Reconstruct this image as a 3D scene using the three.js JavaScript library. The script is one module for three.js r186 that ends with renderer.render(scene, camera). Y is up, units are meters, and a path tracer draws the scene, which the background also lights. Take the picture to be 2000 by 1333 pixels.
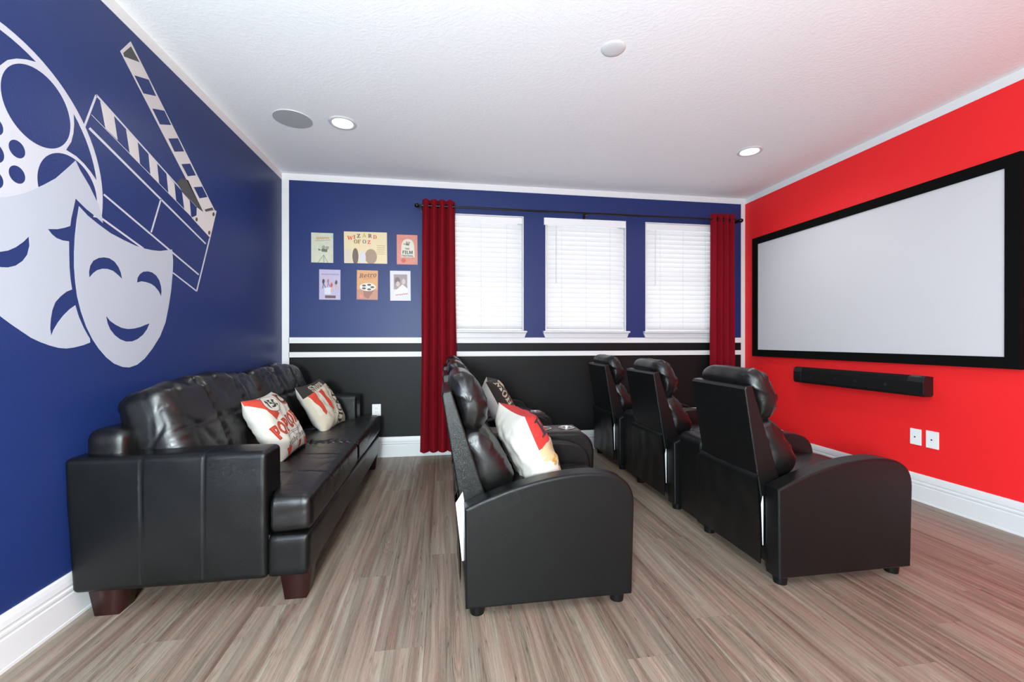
import * as THREE from 'three';
import { mergeGeometries, mergeVertices } from 'three/addons/utils/BufferGeometryUtils.js';
import { RoundedBoxGeometry } from 'three/addons/geometries/RoundedBoxGeometry.js';
import { RectAreaLightUniformsLib } from 'three/addons/lights/RectAreaLightUniformsLib.js';
import { createNoise2D, createNoise3D } from 'simplex-noise';
import { Brush, Evaluator, SUBTRACTION } from 'three-bvh-csg';

// ------------------------------------------------------------------ camera, sky, exposure
const scene = new THREE.Scene();
const renderer = new THREE.WebGLRenderer({ antialias: true });
renderer.toneMapping = THREE.LinearToneMapping;
renderer.toneMappingExposure = 1.0;
renderer.shadowMap.enabled = true;
renderer.shadowMap.type = THREE.PCFSoftShadowMap;
RectAreaLightUniformsLib.init();
const FOCAL = 841.48;                                   // in pixels of the 2000 x 1333 frame
const EYE = new THREE.Vector3(0, 1.1495, 0), YAW = 0.1566, PITCH = -0.0018, ROLL = -0.0004;
const camera = new THREE.PerspectiveCamera(2 * Math.atan(666.5 / FOCAL) * 180 / Math.PI, 2000 / 1333, 0.05, 100);
camera.position.copy(EYE);
camera.rotation.set(PITCH, -YAW, ROLL, 'YXZ');
scene.add(camera);
camera.updateMatrixWorld(true);
scene.background = new THREE.Color().setRGB(0.93, 0.97, 1.0);   // bright overcast sky outside the windows
scene.backgroundIntensity = 1.95;
const DOWNLIGHT = 4, FILL_LAMP = 47;

// ------------------------------------------------------------------ room measures
const XL = -1.521, XR = 3.3493, ZB = -4.3866, ZR = 2.0, H = 2.74, TOP = 2.678;
const ray = (u, v) => new THREE.Vector3((u - 1000) / FOCAL, -(v - 666.5) / FOCAL, -1).applyQuaternion(camera.quaternion);
const onLeftWall = (u, v) => { const r = ray(u, v), t = (XL - EYE.x) / r.x; return [-(EYE.z + t * r.z), EYE.y + t * r.y]; };  // [-z, y] on the blue side wall

// ------------------------------------------------------------------ helpers
let seedState = 12345;
const rnd = () => { seedState = (seedState + 0x6d2b79f5) | 0; let t = Math.imul(seedState ^ (seedState >>> 15), 1 | seedState); t = (t + Math.imul(t ^ (t >>> 7), 61 | t)) ^ t; return ((t ^ (t >>> 14)) >>> 0) / 4294967296; };
const n2 = createNoise2D(rnd), n3 = createNoise3D(rnd);
const taken = new Map();
const numbered = (name) => { const k = taken.get(name) ?? 0; taken.set(name, k + 1); return k ? name + '_' + String(k).padStart(3, '0') : name; };
function part(name, geo, mat, parent) { const m = new THREE.Mesh(geo, mat); m.name = name; m.castShadow = m.receiveShadow = true; parent.add(m); return m; }
function thing(name, label, category, pos = [0, 0, 0], turn = 0, group) {
  const g = new THREE.Group(); g.name = numbered(name); g.position.set(...pos); g.rotation.y = turn;
  g.userData = { label, category }; if (group) g.userData.group = group;
  scene.add(g); return g;
}
function solo(name, geo, mat, label, category, pos, group) {
  const m = part(numbered(name), geo, mat, scene); m.userData = { label, category }; if (group) m.userData.group = group;
  if (pos) m.position.set(...pos); return m;
}
function structure(name, geo, mat, label) { const m = part(name, geo, mat, scene); m.userData = { kind: 'structure', label }; return m; }
function structureGroup(name, label) { const g = new THREE.Group(); g.name = name; g.userData = { kind: 'structure', label }; scene.add(g); return g; }
const box = (x0, x1, y0, y1, z0, z1) => new THREE.BoxGeometry(x1 - x0, y1 - y0, z1 - z0).translate((x0 + x1) / 2, (y0 + y1) / 2, (z0 + z1) / 2);
const rbox = (x0, x1, y0, y1, z0, z1, r = 0.01, s = 4) => new RoundedBoxGeometry(x1 - x0, y1 - y0, z1 - z0, s, r).translate((x0 + x1) / 2, (y0 + y1) / 2, (z0 + z1) / 2);
const join = (list) => mergeGeometries(list.map((g) => { const c = g.index ? g.toNonIndexed() : g; for (const k of Object.keys(c.attributes)) if (!['position', 'normal', 'uv'].includes(k)) c.deleteAttribute(k); return c; }));
const smooth = (a, b, x) => { const t = Math.min(1, Math.max(0, (x - a) / (b - a))); return t * t * (3 - 2 * t); };
// uv in metres from the side each face looks to
function metreUV(geo) {
  const g = geo.index ? geo.toNonIndexed() : geo, p = g.attributes.position, n = p.count, uv = new Float32Array(n * 2);
  const a = new THREE.Vector3(), b = new THREE.Vector3(), c = new THREE.Vector3(), e = new THREE.Vector3(), f = new THREE.Vector3();
  for (let i = 0; i < n; i += 3) {
    a.fromBufferAttribute(p, i); b.fromBufferAttribute(p, i + 1); c.fromBufferAttribute(p, i + 2);
    e.subVectors(b, a).cross(f.subVectors(c, a));
    const ax = Math.abs(e.x), ay = Math.abs(e.y), az = Math.abs(e.z), k = ax >= ay && ax >= az ? 0 : ay >= az ? 1 : 2;
    [a, b, c].forEach((v, j) => { uv[(i + j) * 2] = k === 0 ? v.z : v.x; uv[(i + j) * 2 + 1] = k === 1 ? v.z : v.y; });
  }
  g.setAttribute('uv', new THREE.BufferAttribute(uv, 2));
  return g;
}
// a closed skin: weld, smooth normals, push every point along its normal, weld normals again, uv in metres
function skin(geo, push) {
  geo.deleteAttribute('uv'); geo.deleteAttribute('normal');
  let g = mergeVertices(geo, 1e-5); g.computeVertexNormals();
  if (push) {
    const p = g.attributes.position, n = g.attributes.normal;
    for (let i = 0; i < p.count; i++) {
      const d = push(p.getX(i), p.getY(i), p.getZ(i), n.getX(i), n.getY(i), n.getZ(i));
      p.setXYZ(i, p.getX(i) + n.getX(i) * d, p.getY(i) + n.getY(i) * d, p.getZ(i) + n.getZ(i) * d);
    }
    g.computeVertexNormals();
  }
  return metreUV(g);
}
// upholstered block: a finely divided box with rounded edges, swollen sides; shape(p) may move points before the push
function upholstered(w, h, d, { seg = 0.014, r = 0.03, swell = [0, 0, 0], shape, push } = {}) {
  const g = new THREE.BoxGeometry(w, h, d, Math.max(2, Math.round(w / seg)), Math.max(2, Math.round(h / seg)), Math.max(2, Math.round(d / seg)));
  const p = g.attributes.position, v = new THREE.Vector3(), q = new THREE.Vector3(), half = new THREE.Vector3(w / 2, h / 2, d / 2);
  for (let i = 0; i < p.count; i++) {
    v.fromBufferAttribute(p, i);
    q.set(THREE.MathUtils.clamp(v.x, -half.x + r, half.x - r), THREE.MathUtils.clamp(v.y, -half.y + r, half.y - r), THREE.MathUtils.clamp(v.z, -half.z + r, half.z - r));
    v.sub(q); if (v.lengthSq() > 0) v.setLength(r); v.add(q);
    const fx = 1 - (v.x / half.x) ** 2, fy = 1 - (v.y / half.y) ** 2, fz = 1 - (v.z / half.z) ** 2;
    v.set(v.x + swell[0] * v.x / half.x * Math.sqrt(Math.max(0, fy * fz)), v.y + swell[1] * v.y / half.y * Math.sqrt(Math.max(0, fx * fz)), v.z + swell[2] * v.z / half.z * Math.sqrt(Math.max(0, fx * fy)));
    if (shape) shape(v);
    p.setXYZ(i, v.x, v.y, v.z);
  }
  return skin(g, push);
}
// bolster: a closed side outline swept along z, its ends drawn in
function bolster(outline, width, { n = 56, m = 44, power = 5, push } = {}) {
  const curve = new THREE.CatmullRomCurve3(outline.map(([x, y]) => new THREE.Vector3(x, y, 0)), true, 'centripetal');
  const ring = curve.getSpacedPoints(n).slice(0, n), c = ring.reduce((s, p) => s.add(p), new THREE.Vector3()).divideScalar(n);
  const pos = [], idx = [];
  for (let j = 0; j <= m; j++) {
    const t = Math.sin((j / m - 0.5) * Math.PI), s = Math.max(0.03, Math.pow(Math.max(0, 1 - Math.abs(t) ** power), 1 / (power * 0.55)));
    for (const p of ring) pos.push(c.x + (p.x - c.x) * s, c.y + (p.y - c.y) * s, t * width / 2);
  }
  for (let j = 0; j < m; j++) for (let i = 0; i < n; i++) { const a = j * n + i, b = j * n + (i + 1) % n; idx.push(a, b, a + n, b, b + n, a + n); }
  for (const [j, flip] of [[0, 1], [m, 0]]) {
    const k = pos.length / 3; pos.push(c.x, c.y, pos[j * n * 3 + 2]);
    for (let i = 0; i < n; i++) { const a = j * n + i, b = j * n + (i + 1) % n; flip ? idx.push(k, b, a) : idx.push(k, a, b); }
  }
  const g = new THREE.BufferGeometry(); g.setAttribute('position', new THREE.Float32BufferAttribute(pos, 3)); g.setIndex(idx);
  return skin(g, push);
}
const outlineShape = (pts) => new THREE.Shape(pts.map(([x, y]) => new THREE.Vector2(x, y)));
const curvedShape = (pts, n = 8) => new THREE.Shape(new THREE.SplineCurve(pts.map(([x, y]) => new THREE.Vector2(x, y))).getPoints(pts.length * n));
const crease = (x, w) => Math.exp(-(x / w) * (x / w));

// ------------------------------------------------------------------ textures
function dataTexture(w, h, fn, { repeat, srgb } = {}) {
  const d = new Uint8Array(w * h * 4);
  for (let y = 0, o = 0; y < h; y++) for (let x = 0; x < w; x++, o += 4) { const c = fn(x, y); if (typeof c === 'number') d[o] = d[o + 1] = d[o + 2] = c; else { d[o] = c[0]; d[o + 1] = c[1]; d[o + 2] = c[2]; } d[o + 3] = 255; }
  const t = new THREE.DataTexture(d, w, h); t.wrapS = t.wrapT = THREE.RepeatWrapping; t.magFilter = THREE.LinearFilter; t.minFilter = THREE.LinearMipmapLinearFilter; t.generateMipmaps = true;
  if (srgb) t.colorSpace = THREE.SRGBColorSpace; if (repeat) t.repeat.set(...repeat); t.needsUpdate = true; return t;
}
const wrapNoise = (x, y, size, f) => {  // tileable 2D noise
  const a = x / size * Math.PI * 2, b = y / size * Math.PI * 2, r = f / (2 * Math.PI);
  return n3(Math.cos(a) * r + 7, Math.sin(a) * r + Math.cos(b) * r * 1.3, Math.sin(b) * r * 1.3 - 3);
};
const pebbles = (() => {   // leather grain
  const cells = 56, size = 512, pts = Array.from({ length: cells * cells }, () => [rnd(), rnd()]);
  return dataTexture(size, size, (x, y) => {
    const u = x / size * cells, v = y / size * cells, iu = Math.floor(u), iv = Math.floor(v); let f1 = 9, f2 = 9;
    for (let a = -1; a <= 1; a++) for (let b = -1; b <= 1; b++) {
      const q = pts[((iv + b + cells) % cells) * cells + (iu + a + cells) % cells], d = Math.hypot(iu + a + q[0] - u, iv + b + q[1] - v);
      if (d < f1) { f2 = f1; f1 = d; } else if (d < f2) f2 = d;
    }
    return Math.round(255 * Math.min(1, (f2 - f1) * 1.6));
  }, { repeat: [1 / 0.16, 1 / 0.16] });
})();
const orangePeel = dataTexture(512, 512, (x, y) => Math.round(128 + 60 * wrapNoise(x, y, 512, 40) + 55 * wrapNoise(x + 90, y, 512, 80)), { repeat: [1 / 0.5, 1 / 0.5] });
const knockdown = dataTexture(1024, 1024, (x, y) => { const v = wrapNoise(x, y, 1024, 34) * 0.7 + wrapNoise(x + 300, y + 40, 1024, 76) * 0.5; return Math.round(60 + 150 * smooth(-0.12, 0.3, v)); }, { repeat: [1 / 1.2, 1 / 1.2] });
const weave = dataTexture(256, 256, (x, y) => Math.round(128 + 50 * Math.sin(x / 256 * Math.PI * 2 * 48) * Math.cos(y / 256 * Math.PI * 2 * 48) + 40 * n2(x / 5, y / 5)), { repeat: [1 / 0.1, 1 / 0.1] });
const nap = dataTexture(256, 256, (x, y) => Math.round(128 + 90 * wrapNoise(x, y, 256, 60)), { repeat: [1 / 0.2, 1 / 0.2] });

// ------------------------------------------------------------------ materials
const std = (rgb, roughness, extra = {}) => { const m = new THREE.MeshPhysicalMaterial({ roughness, ...extra }); m.color.setRGB(...rgb); return m; };
const M = {
  blue: std([0.012, 0.028, 0.130], 0.42, { specularIntensity: 0.7, bumpMap: orangePeel, bumpScale: 0.0006 }),
  black: std([0.005, 0.005, 0.005], 0.5, { specularIntensity: 0.45, bumpMap: orangePeel, bumpScale: 0.0006 }),
  red: std([0.82, 0.010, 0.012], 0.65, { bumpMap: orangePeel, bumpScale: 0.0005 }),
  rear: std([0.72, 0.72, 0.70], 0.7, { bumpMap: orangePeel, bumpScale: 0.0005 }),
  ceiling: std([0.90, 0.91, 0.92], 0.9, { bumpMap: knockdown, bumpScale: 0.0006 }),
  white: std([0.67, 0.67, 0.68], 0.4),
  stripe: std([0.74, 0.74, 0.74], 0.5),
  slab: std([0.05, 0.04, 0.035], 0.9),
  vinyl: std([0.004, 0.0043, 0.0043], 0.26, { specularIntensity: 0.58, bumpMap: pebbles, bumpScale: 0.0003 }),
  leather: std([0.0045, 0.0043, 0.0041], 0.26, { specularIntensity: 0.9, bumpMap: pebbles, bumpScale: 0.00022 }),
  lining: std([0.62, 0.63, 0.66], 0.9),
  foot: std([0.004, 0.004, 0.004], 0.4, { specularIntensity: 0.5 }),
  mahogany: std([0.018, 0.003, 0.003], 0.35), consoleWood: std([0.035, 0.016, 0.015], 0.28),
  steel: std([0.78, 0.77, 0.75], 0.22, { metalness: 1 }),
  velvet: std([0.20, 0.003, 0.010], 0.9, { specularIntensity: 0.3, bumpMap: nap, bumpScale: 0.0004, sheen: 0.35, sheenColor: new THREE.Color().setRGB(0.6, 0.05, 0.09), sheenRoughness: 0.5 }),
  iron: std([0.01, 0.01, 0.012], 0.3, { metalness: 0.4 }),
  screen: std([0.58, 0.565, 0.58], 0.85),
  flock: std([0.003, 0.003, 0.003], 0.95, { specularIntensity: 0.2 }),
  soundCloth: std([0.0025, 0.0025, 0.0025], 0.8, { specularIntensity: 0.5 }),
  soundCase: std([0.006, 0.006, 0.006], 0.35),
  soundPanel: std([0.05, 0.045, 0.05], 0.3),
  driver: std([0.006, 0.006, 0.006], 0.5),
  plate: std([0.82, 0.82, 0.82], 0.35),
  slot: std([0.08, 0.08, 0.08], 0.6),
  grille: std([0.42, 0.44, 0.45], 0.8),
  slat: std([0.9, 0.9, 0.9], 1, { transmission: 0.42, thickness: 0 }),
  blindRail: std([0.84, 0.84, 0.85], 0.5),
  cord: std([0.72, 0.72, 0.72], 0.8),
  glass: std([1, 1, 1], 0, { transmission: 1, thickness: 0, ior: 1.45 }),
  decalWhite: std([0.54, 0.54, 0.59], 0.5),
  decalCream: std([0.58, 0.55, 0.54], 0.5),
  decalGrey: std([0.44, 0.47, 0.53], 0.5),
  decalDark: std([0.055, 0.055, 0.055], 0.5),
  stitch: std([0.05, 0.05, 0.05], 0.6),
  lens: std([1, 1, 1], 0.5, { emissive: new THREE.Color(1, 0.98, 0.94), emissiveIntensity: 3 }),
  globe: std([1, 1, 1], 0.5, { emissive: new THREE.Color(1, 0.98, 0.95), emissiveIntensity: 3 }),
};

// ------------------------------------------------------------------ floor of planks
{
  const W = 1024, Hh = 2048, MX = 0.72 / W, MY = 2.88 / Hh;          // 0.72 m x 2.88 m: four plank faces side by side
  const tone = [0.0, 0.05, -0.05, 0.02];
  const grain = dataTexture(W, Hh, (px, py) => {
    const k = Math.floor(px / (W / 4)), x = px * MX, y = py * MY, o = k * 31.7;
    const xx = x + n2(x * 4 + o, y * 0.8) * 0.008 + n2(x * 11 + o, y * 2.4) * 0.0025;
    const broad = n2(xx * 14 + o, y * 0.5 + o) * 0.5 + n2(xx * 38 + o, y * 0.9) * 0.45;
    const fig = n2(xx * 7 + o * 2, y * 0.7 + o), figure = smooth(0.25, 0.6, fig) * Math.sin(fig * 46 + xx * 60);      // cathedral figure here and there
    const streak = n2(xx * 150 + o, y * 1.6 + o) * 0.45 + n2(xx * 330, y * 3.2 + o) * 0.5;
    const line = Math.pow(1 - Math.abs(n2(xx * 95 + o, y * 1.3 - o)), 14) * smooth(-0.1, 0.5, n2(x * 12 - o, y * 1.5));
    const pores = Math.pow(Math.max(0, n2(xx * 420 + 9, y * 22 + o)), 1.5), speck = n2(x * 900, y * 160);
    let v = 0.58 + tone[k] + broad * 0.29 + figure * 0.08 + streak * 0.20 - line * 0.42 - pores * 0.16 + speck * 0.05;
    v = Math.min(1, Math.max(0, v));
    const dark = [86, 70, 60], mid = [144, 126, 112], light = [196, 182, 166], t = v * 2, [a, b, f] = t < 1 ? [dark, mid, t] : [mid, light, t - 1];
    const pink = n2(x * 14 + 40 + o, y * 0.9) * 7;
    return [a[0] + (b[0] - a[0]) * f + pink * 0.6, a[1] + (b[1] - a[1]) * f - pink * 0.5, a[2] + (b[2] - a[2]) * f - pink * 0.4];
  }, { srgb: true });
  const woods = [0.97, 1.0, 1.03].map((s) => std([s * 0.62, s * 0.6, s * 0.58], 0.42, { map: grain, bumpMap: grain, bumpScale: 0.0004 }));
  const floor = structure('floor', box(XL - 0.1, XR + 0.1, -0.12, -0.008, ZB - 0.1, ZR + 0.1), M.slab, 'grey-brown wood-look plank floor');
  const PW = 0.181, PL = 1.22; let row = 0;
  for (let x = XL; x < XR; x += PW, row++) {
    const x1 = Math.min(x + PW, XR); let z = ZR + (((row * 0.43) % 1) * PL);
    for (; z > ZB; z -= PL) {
      const za = Math.min(z, ZR), zb = Math.max(z - PL, ZB); if (za - zb < 0.02) continue;
      const g = box(x + 0.0003, x1 - 0.0003, -0.008, 0, zb + 0.0003, za - 0.0003), p = g.attributes.position, uv = g.attributes.uv;
      const u0 = Math.floor(rnd() * 4) * 0.25, v0 = rnd() * (1 - PL / 2.88), flip = rnd() < 0.5;
      for (let i = 0; i < p.count; i++) { const v = (p.getZ(i) - (z - PL)) / 2.88; uv.setXY(i, u0 + 0.004 + (p.getX(i) - x) / 0.72 * 0.968, v0 + (flip ? PL / 2.88 - v : v)); }
      part('plank', g, woods[Math.floor(rnd() * 3)], floor);
    }
  }
}
// ------------------------------------------------------------------ ceiling and walls
{
  const c = structure('ceiling', metreUV(box(XL - 0.1, XR + 0.1, H, H + 0.15, ZB - 0.1, ZR + 0.1)), M.ceiling, 'white textured ceiling');
  structure('wall_left', metreUV(box(XL - 0.12, XL, 0, H, ZB - 0.1, ZR)), M.blue, 'navy blue side wall with mural');
  structure('wall_right', metreUV(box(XR, XR + 0.12, 0, H, ZB - 0.1, ZR)), M.red, 'bright red projection wall');
  structure('wall_rear', metreUV(box(XL - 0.1, XR + 0.1, 0, H, ZR, ZR + 0.12)), M.rear, 'plain wall at the rear of the room');
}
const WIN = [[-0.07, 0.815], [1.045, 1.934], [2.155, 3.044]], SILL = 1.246, HEAD = 2.43, SPLIT = 1.149;
{
  const back = structureGroup('wall_back', 'window wall painted navy above and black below');
  const s = outlineShape([[XL, SPLIT], [XR, SPLIT], [XR, H], [XL, H]]);
  for (const [a, b] of WIN) s.holes.push(new THREE.Path([[a, SILL - 0.02], [a, HEAD], [b, HEAD], [b, SILL - 0.02]].map(([x, y]) => new THREE.Vector2(x, y))));
  part('upper_wall', metreUV(new THREE.ExtrudeGeometry(s, { depth: 0.15, bevelEnabled: false }).translate(0, 0, ZB - 0.15)), M.blue, back);
  part('lower_wall', metreUV(box(XL, XR, 0, SPLIT, ZB - 0.15, ZB)), M.black, back);
}
// white painted bands
{
  const e = 0.0025, bands = [
    ['white upper stripe of the window wall', box(XL + 0.06, XR - 0.05, 1.1215, 1.1769, ZB, ZB + e)],
    ['white lower stripe of the window wall', box(XL + 0.06, XR - 0.05, 0.9867, 1.0364, ZB, ZB + e)],
    ['white corner band between blue mural wall and window wall', box(XL, XL + 0.064, 0.19, TOP, ZB, ZB + e)],
    ['white corner band between red wall and window wall', box(XR - 0.05, XR, 0.19, TOP, ZB, ZB + e)],
    ['white band under the ceiling of the window wall', box(XL, XR, TOP, H, ZB, ZB + e)],
    ['white band under the ceiling of the blue wall', box(XL, XL + e, TOP, H, ZB + e, ZR)],
    ['white band under the ceiling of the red wall', box(XR - e, XR, TOP, H, ZB + e, ZR)],
  ];
  bands.forEach(([label, g], i) => structure('trim_' + (i + 1), g, M.stripe, label));
}
// baseboards: a tall moulded profile with two beads
{
  const prof = [[0, 0], [0.018, 0], [0.018, 0.012], [0.016, 0.014], [0.016, 0.112], [0.0135, 0.116], [0.0135, 0.122], [0.0165, 0.126], [0.0165, 0.136], [0.0125, 0.140], [0.0125, 0.146], [0.0145, 0.152], [0.0125, 0.172], [0.009, 0.190], [0.006, 0.1957], [0, 0.1957]];
  const run = (len) => new THREE.ExtrudeGeometry(outlineShape(prof), { depth: len, bevelEnabled: false });
  structure('baseboard_left', run(ZR - ZB).rotateY(0).translate(XL, 0, ZB), M.white, 'white moulded baseboard under the blue wall');
  structure('baseboard_right', run(ZR - ZB).rotateY(Math.PI).translate(XR, 0, ZR), M.white, 'white moulded baseboard under the red wall');
  structure('baseboard_back', run(XR - XL).rotateY(-Math.PI / 2).translate(XR, 0, ZB), M.white, 'white moulded baseboard under the black wall');
}
// ------------------------------------------------------------------ windows and blinds
WIN.forEach(([a, b], i) => {
  const w = structureGroup('window_' + (i + 1), 'white framed window behind a closed blind'), z = ZB;
  const f = 0.045;
  part('frame', join([box(a, a + f, SILL, HEAD, z - 0.14, z - 0.09), box(b - f, b, SILL, HEAD, z - 0.14, z - 0.09), box(a + f, b - f, HEAD - f, HEAD, z - 0.14, z - 0.09), box(a + f, b - f, SILL, SILL + f, z - 0.14, z - 0.09)]), M.white, w);
  const my = (SILL + HEAD) / 2;
  part('meeting_rail', box(a + f, b - f, my - 0.02, my + 0.02, z - 0.13, z - 0.1), M.white, w);
  part('pane', box(a + f, b - f, SILL + f, my - 0.02, z - 0.117, z - 0.114), M.glass, w);
  part('pane', box(a + f, b - f, my + 0.02, HEAD - f, z - 0.117, z - 0.114), M.glass, w);
  part('reveal', join([box(a, a + 0.012, SILL, HEAD, z - 0.09, z + 0.001), box(b - 0.012, b, SILL, HEAD, z - 0.09, z + 0.001), box(a + 0.012, b - 0.012, HEAD - 0.012, HEAD, z - 0.09, z + 0.001)]), M.white, w);
  part('sill', join([rbox(a - 0.03, b + 0.03, SILL - 0.02, SILL, z, z + 0.05, 0.008, 3), box(a, b, SILL - 0.02, SILL, z - 0.14, z + 0.01)]), M.white, w);
  const ap = outlineShape([[a - 0.025, SILL - 0.02], [b + 0.025, SILL - 0.02], [b + 0.018, SILL - 0.035], [b + 0.004, 1.178], [a - 0.004, 1.178], [a - 0.018, SILL - 0.035]]);
  part('apron', new THREE.ExtrudeGeometry(ap, { depth: 0.016, bevelEnabled: true, bevelSize: 0.002, bevelThickness: 0.004, bevelSegments: 2 }).translate(0, 0, z), M.white, w);
});
{
  const places = ['beside the left-hand curtain and posters', 'in the middle window under the curtain bracket', 'beside the curtain at the red wall'];
  const x0 = 0.014, pitch = 0.0503, width = 0.064;
  WIN.forEach(([a, b], i) => {
    const L = thing('window_blind', 'white closed slat blind ' + places[i], 'blind', [(a + b) / 2, SILL, ZB - 0.035], 0, 'closed white window blinds');
    const half = (b - a) / 2 - x0, top = HEAD - SILL;
    part('headrail', box(-half, half, top - 0.055, top - 0.014, -0.025, 0.025), M.blindRail, L);
    part('valance', i === 1 ? join([rbox(-half - 0.03, half + 0.004, top - 0.078, top - 0.004, 0.037, 0.049, 0.004, 2), box(-half - 0.03, -half - 0.02, top - 0.078, top - 0.004, 0.0355, 0.04)]) : rbox(-half, half, top - 0.078, top - 0.014, 0.027, 0.036, 0.004, 2), M.blindRail, L);
    const prof = [], N = 8;
    for (let k = 0; k <= N; k++) { const t = k / N * 2 - 1; prof.push([t * width / 2, 0.004 * (1 - t * t)]); }
    const sh = outlineShape([...prof, ...prof.map(([x, y]) => [x, y - 0.0022]).reverse()]);
    const slatGeo = new THREE.ExtrudeGeometry(sh, { depth: half * 2, bevelEnabled: false }).translate(0, 0, -half).rotateY(-Math.PI / 2);   // profile across z, run along x
    let y = top - 0.1;
    for (let k = 0; y > 0.075; k++, y -= pitch) {
      const s = part('slat', slatGeo, M.slat, L); s.position.set(0, y, 0); s.rotation.x = THREE.MathUtils.degToRad(68 + (rnd() - 0.5) * 5);
    }
    for (let k = 0; k < 3; k++) { const s = part('slat', slatGeo, M.slat, L); s.position.set(0, 0.033 + k * 0.008, 0); s.rotation.x = THREE.MathUtils.degToRad(10 + k * 14); }
    part('bottom_rail', rbox(-half, half, 0.002, 0.022, -0.026, 0.026, 0.004, 2), M.blindRail, L);
    if (i) part('tilt_wand', new THREE.CylinderGeometry(0.004, 0.004, 0.6, 8).translate(-half + 0.1, top - 0.38, 0.042), M.cord, L);
    for (const t of [-0.62, 0, 0.62]) part('ladder_cord', new THREE.CylinderGeometry(0.0012, 0.0012, top - 0.1, 5).translate(t * half, top / 2 - 0.03, 0.03), M.cord, L);
  });
}
// ------------------------------------------------------------------ curtain rod and curtains
const RODY = 2.465, RODZ = ZB + 0.1;
{
  const r = thing('curtain_rod', 'long black metal curtain rod above the three windows', 'curtain rod', [1.5, RODY, RODZ]);
  const x0 = -0.235 - 1.5, x1 = 3.2 - 1.5;
  part('pole', new THREE.CylinderGeometry(0.0095, 0.0095, x1 - x0, 16).rotateZ(Math.PI / 2).translate((x0 + x1) / 2, 0, 0), M.iron, r);
  for (const [x, s] of [[x0, -1], [x1, 1]]) part('finial', new THREE.LatheGeometry([[0, -0.028], [0.014, -0.026], [0.022, -0.012], [0.024, 0], [0.016, 0.012], [0.01, 0.022], [0.012, 0.028], [0, 0.03]].map(([a, b]) => new THREE.Vector2(a, b)), 8).rotateZ(s > 0 ? Math.PI / 2 : -Math.PI / 2).translate(x + s * 0.02, 0, 0), M.iron, r);
  for (const x of [-0.225 - 1.5, 1.462 - 1.5, 3.19 - 1.5]) part('bracket', join([box(x - 0.008, x + 0.008, -0.02, -0.006, -0.095, 0.012), box(x - 0.008, x + 0.008, -0.02, 0.004, 0.008, 0.014), box(x - 0.012, x + 0.012, -0.04, 0.03, -0.0998, -0.093)]), M.iron, r);
}
function curtain(label, xc, wTop, wBot, folds, y0, phase) {
  const L = thing('curtain', label, 'curtain', [xc, y0, RODZ], 0, 'red velvet curtains');
  const nx = 260, ny = 46, hgt = RODY + 0.058 - y0, pos = [], idx = [], th = 0.004;
  for (let j = 0; j <= ny; j++) {
    const v = j / ny, w = THREE.MathUtils.lerp(wBot, wTop, Math.pow(v, 0.7)), amp = 0.041 + 0.002 * (1 - v);
    for (let i = 0; i <= nx; i++) {
      const u = i / nx, a = u * folds * Math.PI * 2 + phase, drift = 0.35 * n2(u * 2.2 + xc, v * 0.9) * (1 - v);
      const z = amp * (2 * Math.pow(Math.abs(Math.sin((a + drift) / 2)), 0.62) - 1) * (1 + 0.1 * n2(u * 3 + 5, v * 1.3)), x = (u - 0.5) * w + 0.006 * Math.sin(a + drift) + 0.006 * n2(u * 4, v * 2 + xc) * (1 - v);
      pos.push(x, v * hgt, Math.max(-0.042, z));
    }
  }
  const W = nx + 1;
  for (let j = 0; j < ny; j++) for (let i = 0; i < nx; i++) { const a = j * W + i; idx.push(a, a + 1, a + W, a + 1, a + W + 1, a + W); }
  const g = new THREE.BufferGeometry(); g.setAttribute('position', new THREE.Float32BufferAttribute(pos, 3)); g.setIndex(idx); g.computeVertexNormals();
  // give the cloth thickness: a second skin behind, and rims
  const p = g.attributes.position, n = g.attributes.normal, c = p.count, all = [...pos], id = [...idx];
  for (let i = 0; i < c; i++) all.push(p.getX(i) - n.getX(i) * th, p.getY(i) - n.getY(i) * th, p.getZ(i) - n.getZ(i) * th);
  for (let k = 0; k < idx.length; k += 3) id.push(idx[k] + c, idx[k + 2] + c, idx[k + 1] + c);
  const rim = (a, b) => id.push(a, a + c, b, b, a + c, b + c);
  for (let i = 0; i < nx; i++) { rim(i + 1, i); rim(ny * W + i, ny * W + i + 1); }
  for (let j = 0; j < ny; j++) { rim(j * W, (j + 1) * W); rim((j + 1) * W + nx, j * W + nx); }
  const full = new THREE.BufferGeometry(); full.setAttribute('position', new THREE.Float32BufferAttribute(all, 3)); full.setIndex(id); full.computeVertexNormals();
  part('cloth', metreUV(full), M.velvet, L);
  for (let k = 0; k < folds * 2 + 1; k++) { const u = (Math.ceil(k / 2) * Math.PI * 2 + (k % 2 ? -0.66 : 0.66) - phase) / (folds * Math.PI * 2); if (u > 0.03 && u < 0.97) part('grommet', new THREE.TorusGeometry(0.017, 0.004, 8, 20).rotateY(Math.PI / 2 + 0.5 * (k % 2 ? 1 : -1)).translate((u - 0.5) * wTop, hgt - 0.058, 0), M.iron, L); }
  return L;
}
curtain('red velvet curtain hanging to the floor beside the posters', -0.054, 0.312, 0.36, 4, 0.055, 0.2);
curtain('red velvet curtain hanging beside the red wall', 3.012, 0.285, 0.32, 4, 0.055, 0.2);

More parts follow.
